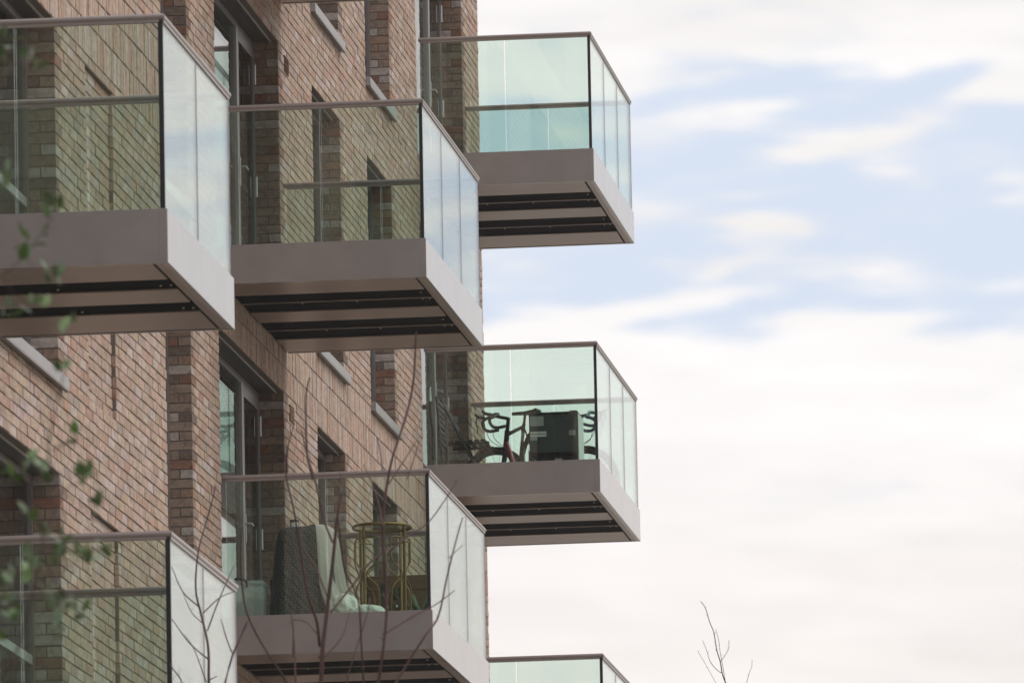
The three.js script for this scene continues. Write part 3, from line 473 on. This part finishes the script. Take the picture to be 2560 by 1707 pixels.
{
  const t = thing('side_table', 'round gold metal side table with glass top and looped bars', 'side table', [1.165, deck5, -.27]), H = .845, r = .237;
  mesh('top_ring', merge([new THREE.TorusGeometry(r, .0085, 8, 56).rotateX(Math.PI / 2).scale(1, 1.5, 1).translate(0, H, 0)]), M.gold, t); mesh('table_top', new THREE.CylinderGeometry(r - .006, r - .006, .006, 48).translate(0, H + .002, 0), M.tableGlass, t);
  mesh('bottom_ring', new THREE.TorusGeometry(r, .009, 8, 56).rotateX(Math.PI / 2).translate(0, .02, 0), M.gold, t);
  for (let i = 0; i < 4; i++) { const a = i * Math.PI / 2 + .55; mesh('leg', box(-.011, .011, .02, H - .008, -.006, .006).rotateY(-a).translate(Math.cos(a) * r * .97, 0, Math.sin(a) * r * .97), M.gold, t);
    for (const s of [-1, 1]) { const p = (da, y, q = .95) => new THREE.Vector3(Math.cos(a + s * da) * r * q, y, Math.sin(a + s * da) * r * q);
      mesh('loop_bar', limb([p(.05, .74), p(.5, .74), p(.56, .72), p(.57, .64), p(.52, .55), p(.08, .445), p(.5, .34), p(.57, .25), p(.58, .03)], .0062, .0062, 6, 5), M.gold, t); } }
}
{
  const t = thing('wooden_planter', 'brown wooden plank planter at the far end of the balcony', 'planter', [1.2, deck5, -1.75]);
  for (let i = 0; i < 5; i++) mesh('plank', metric(rbox(-.36, .36, .02 + i * .125, .14 + i * .125, .14, .165, .004)), M.planter, t);
  for (const s of [-1, 1]) for (let i = 0; i < 5; i++) mesh('plank', metric(rbox(s * .36 - .012, s * .36 + .012, .02 + i * .125, .14 + i * .125, -.15, .139, .004)), M.planter, t);
  mesh('back_board', box(-.35, .35, .02, .64, -.165, -.151), M.planter, t); mesh('soil', box(-.345, .345, .45, .56, -.15, .138), M.soil, t);
}
const leafShape = (() => { const s = new THREE.Shape(); s.moveTo(0, 0); s.bezierCurveTo(.35, .15, .42, .6, 0, 1); s.bezierCurveTo(-.42, .6, -.35, .15, 0, 0); return s; })();
function leafGeo(bend = .18) { const g = new THREE.ShapeGeometry(leafShape, 5), p = g.attributes.position; for (let i = 0; i < p.count; i++) p.setZ(i, bend * (p.getY(i) ** 2) - Math.abs(p.getX(i)) * .25); g.computeVertexNormals(); return g; }
const LEAF = [leafGeo(.1), leafGeo(.25), leafGeo(-.15)];
function potPlant(label, x, z, kind, seed) {
  const t = thing('potted_plant', label, 'potted plant', [x, deck5, z], 0), r = rng(seed);
  mesh('pot', new THREE.LatheGeometry([[.0, 0], [.06, 0], [.085, .13], [.092, .13], [.092, .16], [.08, .16], [.078, .14], [0, .14]].map((q) => new THREE.Vector2(...q)), 20), M.terracotta, t);
  const list = []; for (let i = 0; i < (kind ? 26 : 70); i++) { const g = LEAF[i % 3].clone(), a = r() * 6.28; if (kind) { g.scale(.045, .2 + r() * .08, .1); g.rotateX(.35 + r() * .9); g.rotateY(a); g.translate(0, .15, 0); } else { g.scale(.05, .075, .06); g.rotateX(r() * 1.8); g.rotateY(a); const q = .11 * Math.sqrt(r()); g.translate(Math.cos(a) * q, .18 + r() * .24, Math.sin(a) * q); } list.push(g); }
  mesh('foliage', merge(list), kind ? M.agave : M.leafDark, t); if (!kind) mesh('stem', merge([0, 1, 2].map((i) => rod([0, .13, 0], [(i - 1) * .06, .38, (i % 2) * .05 - .02], .006, .003, 5))), M.barkLeafy, t);
  if (!kind) { for (let i = 0; i < 5; i++) mesh('flower', new THREE.IcosahedronGeometry(.012, 0).translate((r() - .5) * .2, .25 + r() * .16, .06 + r() * .05), M.whiteThing, t); }
}
potPlant('leafy dark green pot plant with white blooms behind the gold table legs', 1.13, -.95, 0, 5);
potPlant('spiky green aloe in a terracotta pot by the glass corner', 1.42, -.62, 1, 9);
{
  const t = thing('cloth_bundle', 'crumpled white cloth heaped on the deck under the gold table', 'cloth', [.98, deck5, .2]), lump = (x, y, z, sx, sy, sz, seed) => { const g = new THREE.IcosahedronGeometry(1, 4), p = g.attributes.position; for (let i = 0; i < p.count; i++) { const a = p.getX(i), b = p.getY(i), c = p.getZ(i), q = 1 + .35 * (fbm(a * 2.2 + seed, c * 2.2 + b * 1.7, 3, seed) - .5) + .18 * Math.abs(Math.sin(a * 5 + b * 4 + c * 3 + seed)); p.setXYZ(i, a * q * sx, Math.max(b * q * sy, -sy * .9), c * q * sz); } g.computeVertexNormals(); return g.translate(x, y + sy * .9, z); };
  mesh('cloth', merge([lump(-.06, 0, 0, .12, .12, .1, 3), lump(.14, 0, .03, .13, .075, .09, 8)]), M.cloth, t);
}

// ================================================================ trees
const STEMS_RED = [[0.0129,0.007,[4.372,6.069,23.715,4.404,6.313,23.768,4.419,6.473,23.8,4.443,6.662,23.792,4.481,6.881,23.842,4.514,7.102,23.879,4.532,7.221,23.861]],[0.0043,0.0023,[4.53,7.223,23.851,4.516,7.285,23.769,4.511,7.343,23.74]],[0.0094,0.0047,[4.641,6.139,23.682,4.662,6.322,23.624,4.695,6.498,23.647,4.704,6.681,23.588,4.698,7.087,23.623,4.718,7.286,23.61,4.748,7.442,23.586,4.775,7.544,23.537,4.805,7.697,23.433,4.83,7.832,23.411,4.847,8.083,23.404]],[0.0069,0.0031,[4.607,6.215,23.697,4.608,6.308,23.746,4.623,6.491,23.898,4.621,6.705,23.984,4.572,6.812,24.043,4.567,6.929,24.118,4.565,7.054,24.193]],[0.006,0.0023,[4.46,6.656,23.778,4.556,6.829,23.596,4.624,6.935,23.529,4.74,7.052,23.323,4.788,7.135,23.168]],[0.0077,0.0031,[4.399,6.493,23.765,4.404,6.594,23.863,4.383,6.711,24.001,4.363,6.926,24.09,4.357,7.106,24.243,4.33,7.246,24.268,4.344,7.334,24.373]],[0.006,0.0027,[4.48,6.99,23.823,4.432,7.106,23.767,4.391,7.3,23.752,4.331,7.463,23.648,4.307,7.574,23.627]],[0.0051,0.0023,[4.448,6.723,23.789,4.373,6.892,23.684,4.303,7.003,23.613,4.281,7.11,23.565]],[0.0069,0.0031,[4.259,6.22,23.751,4.243,6.317,23.827,4.144,6.485,23.897,4.087,6.625,23.994,4.079,6.747,24.092,4.083,6.882,24.147,4.096,7.029,24.166]],[0.0034,0.0023,[4.06,6.616,23.837,3.995,6.505,23.777,3.913,6.342,23.666]],[0.0077,0.0031,[4.71,6.213,23.681,4.742,6.325,23.576,4.883,6.562,23.521,4.928,6.66,23.4,4.968,6.875,23.329,5.008,7.067,23.263,5.02,7.196,23.112]],[0.0043,0.0023,[4.715,6.548,23.725,4.822,6.635,23.616,4.929,6.721,23.455,5.006,6.803,23.341]],[0.0026,0.0016,[5.033,6.908,23.73,5.087,6.983,23.618]],[0.0051,0.0023,[4.271,6.443,23.779,4.272,6.595,23.771,4.255,6.678,23.726]],[0.0034,0.0023,[4.39,6.553,23.775,4.321,6.623,23.719,4.261,6.632,23.722]],[0.006,0.0031,[4.278,6.318,23.761,4.261,6.531,23.684,4.234,6.676,23.571]],[0.0043,0.0023,[4.423,6.441,23.755,4.491,6.551,23.647,4.511,6.697,23.514]],[0.0043,0.0019,[4.75,7.253,23.823,4.803,7.39,23.66,4.855,7.556,23.42]],[0.0043,0.0019,[4.727,7.061,23.797,4.666,7.249,23.618,4.588,7.417,23.49]],[0.0043,0.0023,[4.521,6.314,23.723,4.567,6.502,23.656,4.613,6.684,23.587,4.604,6.761,23.469]],[0.0043,0.0023,[4.737,6.927,23.775,4.81,7.004,23.746,4.912,7.098,23.602,4.993,7.23,23.514,5.041,7.331,23.44]],[0.0051,0.0031,[4.398,7.293,23.882,4.381,7.396,23.929,4.385,7.571,23.985,4.415,7.68,24.146,4.437,7.741,24.177]],[0.0043,0.0023,[4.277,7.325,23.907,4.289,7.419,23.975,4.344,7.522,24.105]],[0.0034,0.0023,[4.732,7.33,23.837,4.712,7.436,23.764,4.677,7.528,23.627]],[0.0034,0.0019,[4.848,7.287,23.814,4.873,7.412,23.715,4.88,7.507,23.607]]];
const STEMS_THIN = [[0.0085,0.0026,[3.201,6.689,19.9,3.198,6.831,19.94,3.203,7.026,19.976,3.166,7.21,19.982,3.151,7.317,20.031,3.167,7.525,20.033,3.214,7.718,19.995,3.253,7.801,20.066,3.279,7.87,20.105]],[0.0047,0.0022,[3.193,6.962,19.937,3.094,7.051,19.911,2.985,7.198,19.835]],[0.0038,0.0017,[3.182,6.838,19.923,3.102,7.042,19.883,3.06,7.105,19.891]],[0.0043,0.0022,[3.154,7.242,19.982,3.098,7.3,20.124,3.063,7.419,20.27]],[0.0033,0.0017,[3.169,7.155,19.968,3.1,7.225,19.889,3.061,7.324,19.915]],[0.0047,0.0022,[3.198,7.111,19.957,3.241,7.257,19.897,3.307,7.441,19.825,3.311,7.493,19.73]],[0.0038,0.0022,[3.177,7.204,19.973,3.255,7.293,19.904,3.318,7.35,19.747]],[0.0047,0.0026,[3.272,6.781,19.9,3.272,6.84,19.841,3.297,7.0,19.767,3.36,7.18,19.633]],[0.0038,0.0022,[3.323,6.992,19.919,3.283,7.083,19.862,3.23,7.206,19.709]],[0.0047,0.003,[3.053,6.835,19.945,3.042,6.878,20.093,3.024,6.914,20.162]],[0.0038,0.0026,[3.201,6.851,19.921,3.217,6.885,19.793]],[0.0028,0.0017,[3.444,7.121,19.916,3.476,7.219,19.832]]];
const STEMS_FAR = [[0.0053,0.0023,[4.665,8.325,6.693,4.632,8.439,6.662,4.616,8.501,6.723,4.608,8.577,6.758,4.585,8.658,6.753,4.569,8.792,6.811,4.542,8.857,6.784,4.521,8.943,6.815,4.495,8.993,6.76,4.478,9.014,6.77]],[0.0025,0.0015,[4.616,8.501,6.721,4.586,8.521,6.701,4.535,8.582,6.736,4.51,8.658,6.701,4.478,8.747,6.692]],[0.0025,0.0015,[4.61,8.335,6.7,4.564,8.439,6.68,4.496,8.568,6.634,4.424,8.693,6.526]],[0.0028,0.0016,[4.64,8.399,6.705,4.642,8.425,6.765,4.627,8.564,6.814,4.605,8.665,6.761,4.61,8.704,6.823,4.586,8.804,6.816]],[0.0025,0.0015,[4.605,8.58,6.732,4.643,8.647,6.679,4.652,8.712,6.569,4.649,8.759,6.533]],[0.0025,0.0016,[4.759,8.341,6.686,4.777,8.439,6.616,4.794,8.513,6.578,4.814,8.571,6.559,4.815,8.614,6.554]],[0.0025,0.0015,[4.585,8.659,6.745,4.576,8.665,6.776]]];
const STEMS_LEAFY = [[0.0044,0.0018,[5.705,4.079,39.608,5.916,4.234,39.545,6.016,4.353,39.538,6.069,4.516,39.547,6.12,4.681,39.622,6.074,4.838,39.622,6.056,4.916,39.624]],[0.0029,0.0013,[6.116,4.684,39.606,6.156,4.814,39.542,6.111,4.935,39.491,6.135,5.07,39.476,6.145,5.18,39.418,6.132,5.289,39.375]],[0.0019,0.0011,[6.078,4.511,39.589,6.141,4.581,39.542,6.172,4.643,39.409,6.226,4.686,39.333]],[0.0019,0.0011,[6.109,4.64,39.601,6.148,4.54,39.52,6.153,4.505,39.319]],[0.0029,0.0013,[5.861,5.289,39.758,6.017,5.402,39.648,6.08,5.459,39.625,6.142,5.538,39.641,6.145,5.606,39.513]],[0.0015,0.0009,[6.102,5.438,39.738,6.14,5.387,39.707,6.158,5.395,39.567]],[0.0015,0.0009,[6.036,5.385,39.741,6.063,5.343,39.658,6.102,5.317,39.657]],[0.0029,0.0013,[5.887,5.801,39.853,6.056,5.925,39.81,6.068,5.98,39.702,6.09,6.004,39.64]],[0.0024,0.0013,[5.832,5.567,39.817,5.99,5.624,39.718,6.031,5.663,39.647]],[0.0015,0.0009,[6.14,4.911,39.637,6.182,4.936,39.611,6.192,4.95,39.582]],[0.0015,0.0009,[6.169,4.802,39.615,6.207,4.849,39.52,6.228,4.846,39.557]],[0.0015,0.0009,[6.169,4.802,39.615,6.216,4.777,39.512,6.246,4.77,39.531]]];
const LEAF_SPOTS = [[6.044,6.058,39.63],[6.082,6.001,39.627],[6.097,6.007,39.566],[6.065,5.977,39.771],[6.0,5.684,39.518],[6.097,5.627,39.909],[6.16,5.587,39.596],[6.214,5.562,39.793],[6.118,5.599,39.47],[6.068,5.51,39.536],[6.121,5.487,39.709],[6.084,5.45,39.675],[6.192,5.464,39.968],[6.227,5.33,39.931],[6.154,5.404,39.611],[6.105,5.315,39.669],[6.077,5.348,39.447],[6.017,5.308,39.611],[6.221,5.208,39.845],[6.211,5.237,39.713],[6.154,5.184,39.464],[6.172,5.153,39.606],[6.246,4.903,39.867],[6.163,4.987,39.385],[6.034,4.889,39.4],[6.097,4.81,39.835],[6.089,4.89,39.566],[6.122,4.854,39.654],[6.001,4.881,39.43],[6.14,4.831,39.69],[6.257,4.821,39.714],[6.238,4.852,39.566],[6.169,4.88,39.287],[6.293,4.732,39.779],[6.297,4.74,39.767],[6.132,4.691,39.478],[6.111,4.692,39.319],[6.131,4.703,39.547],[6.171,4.636,39.578],[6.096,4.657,39.334],[6.184,4.657,39.367],[6.249,4.604,39.785],[6.181,4.658,39.303],[6.306,4.623,39.698],[6.282,4.638,39.639],[6.06,4.633,39.35],[6.075,4.609,39.6],[6.004,4.603,39.381],[6.05,4.539,39.752],[6.039,4.614,39.329],[6.174,4.49,39.715],[6.161,4.499,39.736],[6.149,4.506,39.526],[6.149,4.482,39.619],[6.185,4.48,39.486],[6.134,4.517,39.278],[6.177,4.501,39.387],[6.18,4.412,39.808],[6.166,4.42,39.623],[6.123,4.423,39.488],[6.023,4.467,39.55],[5.988,4.492,39.419],[6.0,4.517,39.563],[6.038,4.375,39.788],[6.09,4.723,39.723]];
const pts = (a) => { const o = []; for (let i = 0; i < a.length; i += 3) o.push(new THREE.Vector3(a[i], a[i + 1], a[i + 2])); return o; };
function bareTree(label, stems, mat, base, trunkR, joins, seg) {
  const t = thing('bare_tree', label, 'tree', base), o = V(base), r = rng(base[0] * 1000 | 0);
  const first = pts(stems[0][2])[0], rr = stems[0][0];
  const up = [new THREE.Vector3(0, -.1, 0), new THREE.Vector3(.05, first.y * .3, .03), new THREE.Vector3(first.x - o.x - .02, first.y * .7, first.z - o.z + .02), first.clone().sub(o)];
  mesh('trunk', limb(up, trunkR, rr * 1.02, 10, 6), mat, t);
  const curve = new THREE.CatmullRomCurve3(up, false, 'centripetal');
  stems.forEach(([r0, r1, a], i) => {
    const p = pts(a).map((v) => v.sub(o));
    if (joins.includes(i)) { const q = curve.getPointAt(.72 + .2 * r()), m = q.clone().lerp(p[0], .6); m.y -= .12; p.unshift(q, m); r0 *= 1.25; }
    mesh('branch', limb(p, r0, r1, seg, 4), mat, t);
    const cv = new THREE.CatmullRomCurve3(p, false, 'centripetal'), buds = []; const n = Math.floor(cv.getLength() * 5);
    for (let k = 0; k < n; k++) { const u = .25 + .75 * r(), q = cv.getPointAt(u), d = new THREE.Vector3(r() - .5, .6 * r() + .1, r() - .5).multiplyScalar(.035); buds.push(rod(q.toArray(), q.clone().add(d).toArray(), r1 * .7, r1 * .3, 4)); }
    if (buds.length) mesh('twigs', merge(buds), mat, t);
  });
  return t;
}
bareTree('bare reddish young tree in front of the gold table balcony', STEMS_RED, M.bark, [4.3, 0, 23.7], .06, [2, 3, 8, 10, 19], 7);
bareTree('slender bare tree with purplish twigs before the forward wing balcony glass', STEMS_THIN, M.barkThin, [3.25, 0, 19.95], .04, [7, 9], 6);
bareTree('lone bare sapling tip standing out against the cloudy sky', STEMS_FAR, M.bark, [4.75, 0, 6.65], .045, [2, 3, 5], 6);
{
  const base = [5.05, 0, 39.2], t = thing('leafy_tree', 'young tree with small fresh green leaves in soft focus before the wing', 'tree', base), o = V(base), r = rng(99);
  const up = [[0, -.1, 0], [.02, 1.5, .05], [-.03, 3.2, .1], [.0, 4.6, .2], [-.05, 6, .25], [-.02, 7.2, .28]].map(V), curve = new THREE.CatmullRomCurve3(up, false, 'centripetal');
  mesh('trunk', limb(up, .05, .012, 10, 5), M.barkLeafy, t);
  STEMS_LEAFY.forEach(([r0, r1, a], i) => { const p = pts(a).map((v) => v.sub(o)); if ([0, 4, 7, 8].includes(i)) { const q = curve.getPointAt(clamp((p[0].y - .35) / 7.3, .3, .95)); p.unshift(q); r0 *= 1.4; } mesh('branch', limb(p, r0, r1, 6, 4), M.barkLeafy, t); });
  const mats = [[.055, .11, .018], [.04, .078, .016], [.09, .16, .026], [.05, .095, .022]].map((c) => new THREE.MeshPhysicalMaterial({ color: lin(...c), roughness: .5, transmission: .25, thickness: 0, side: THREE.DoubleSide }));
  const put = (p, s) => { const m = mesh('leaf', LEAF[Math.floor(r() * 3)], mats[Math.floor(r() * 4)], t); m.position.copy(p); m.scale.set(s, s * (.9 + r() * .3), s); m.rotation.set(r() * 2.4 - .6, r() * 6.28, r() * 1.2 - .6, 'YXZ'); };
  for (const a of LEAF_SPOTS) { const c = V(a).sub(o); for (let k = 0; k < 3; k++) put(c.clone().add(new THREE.Vector3((r() - .5) * .035, (r() - .5) * .035, (r() - .5) * .05)), .032 + r() * .02); }
  for (let k = 0; k < 70; k++) { const q = curve.getPointAt(.45 + .55 * r()); put(q.add(new THREE.Vector3((r() - .7) * .5, (r() - .3) * .5, (r() - .5) * .6)), .035 + r() * .02); }
}

renderer.render(scene, camera);
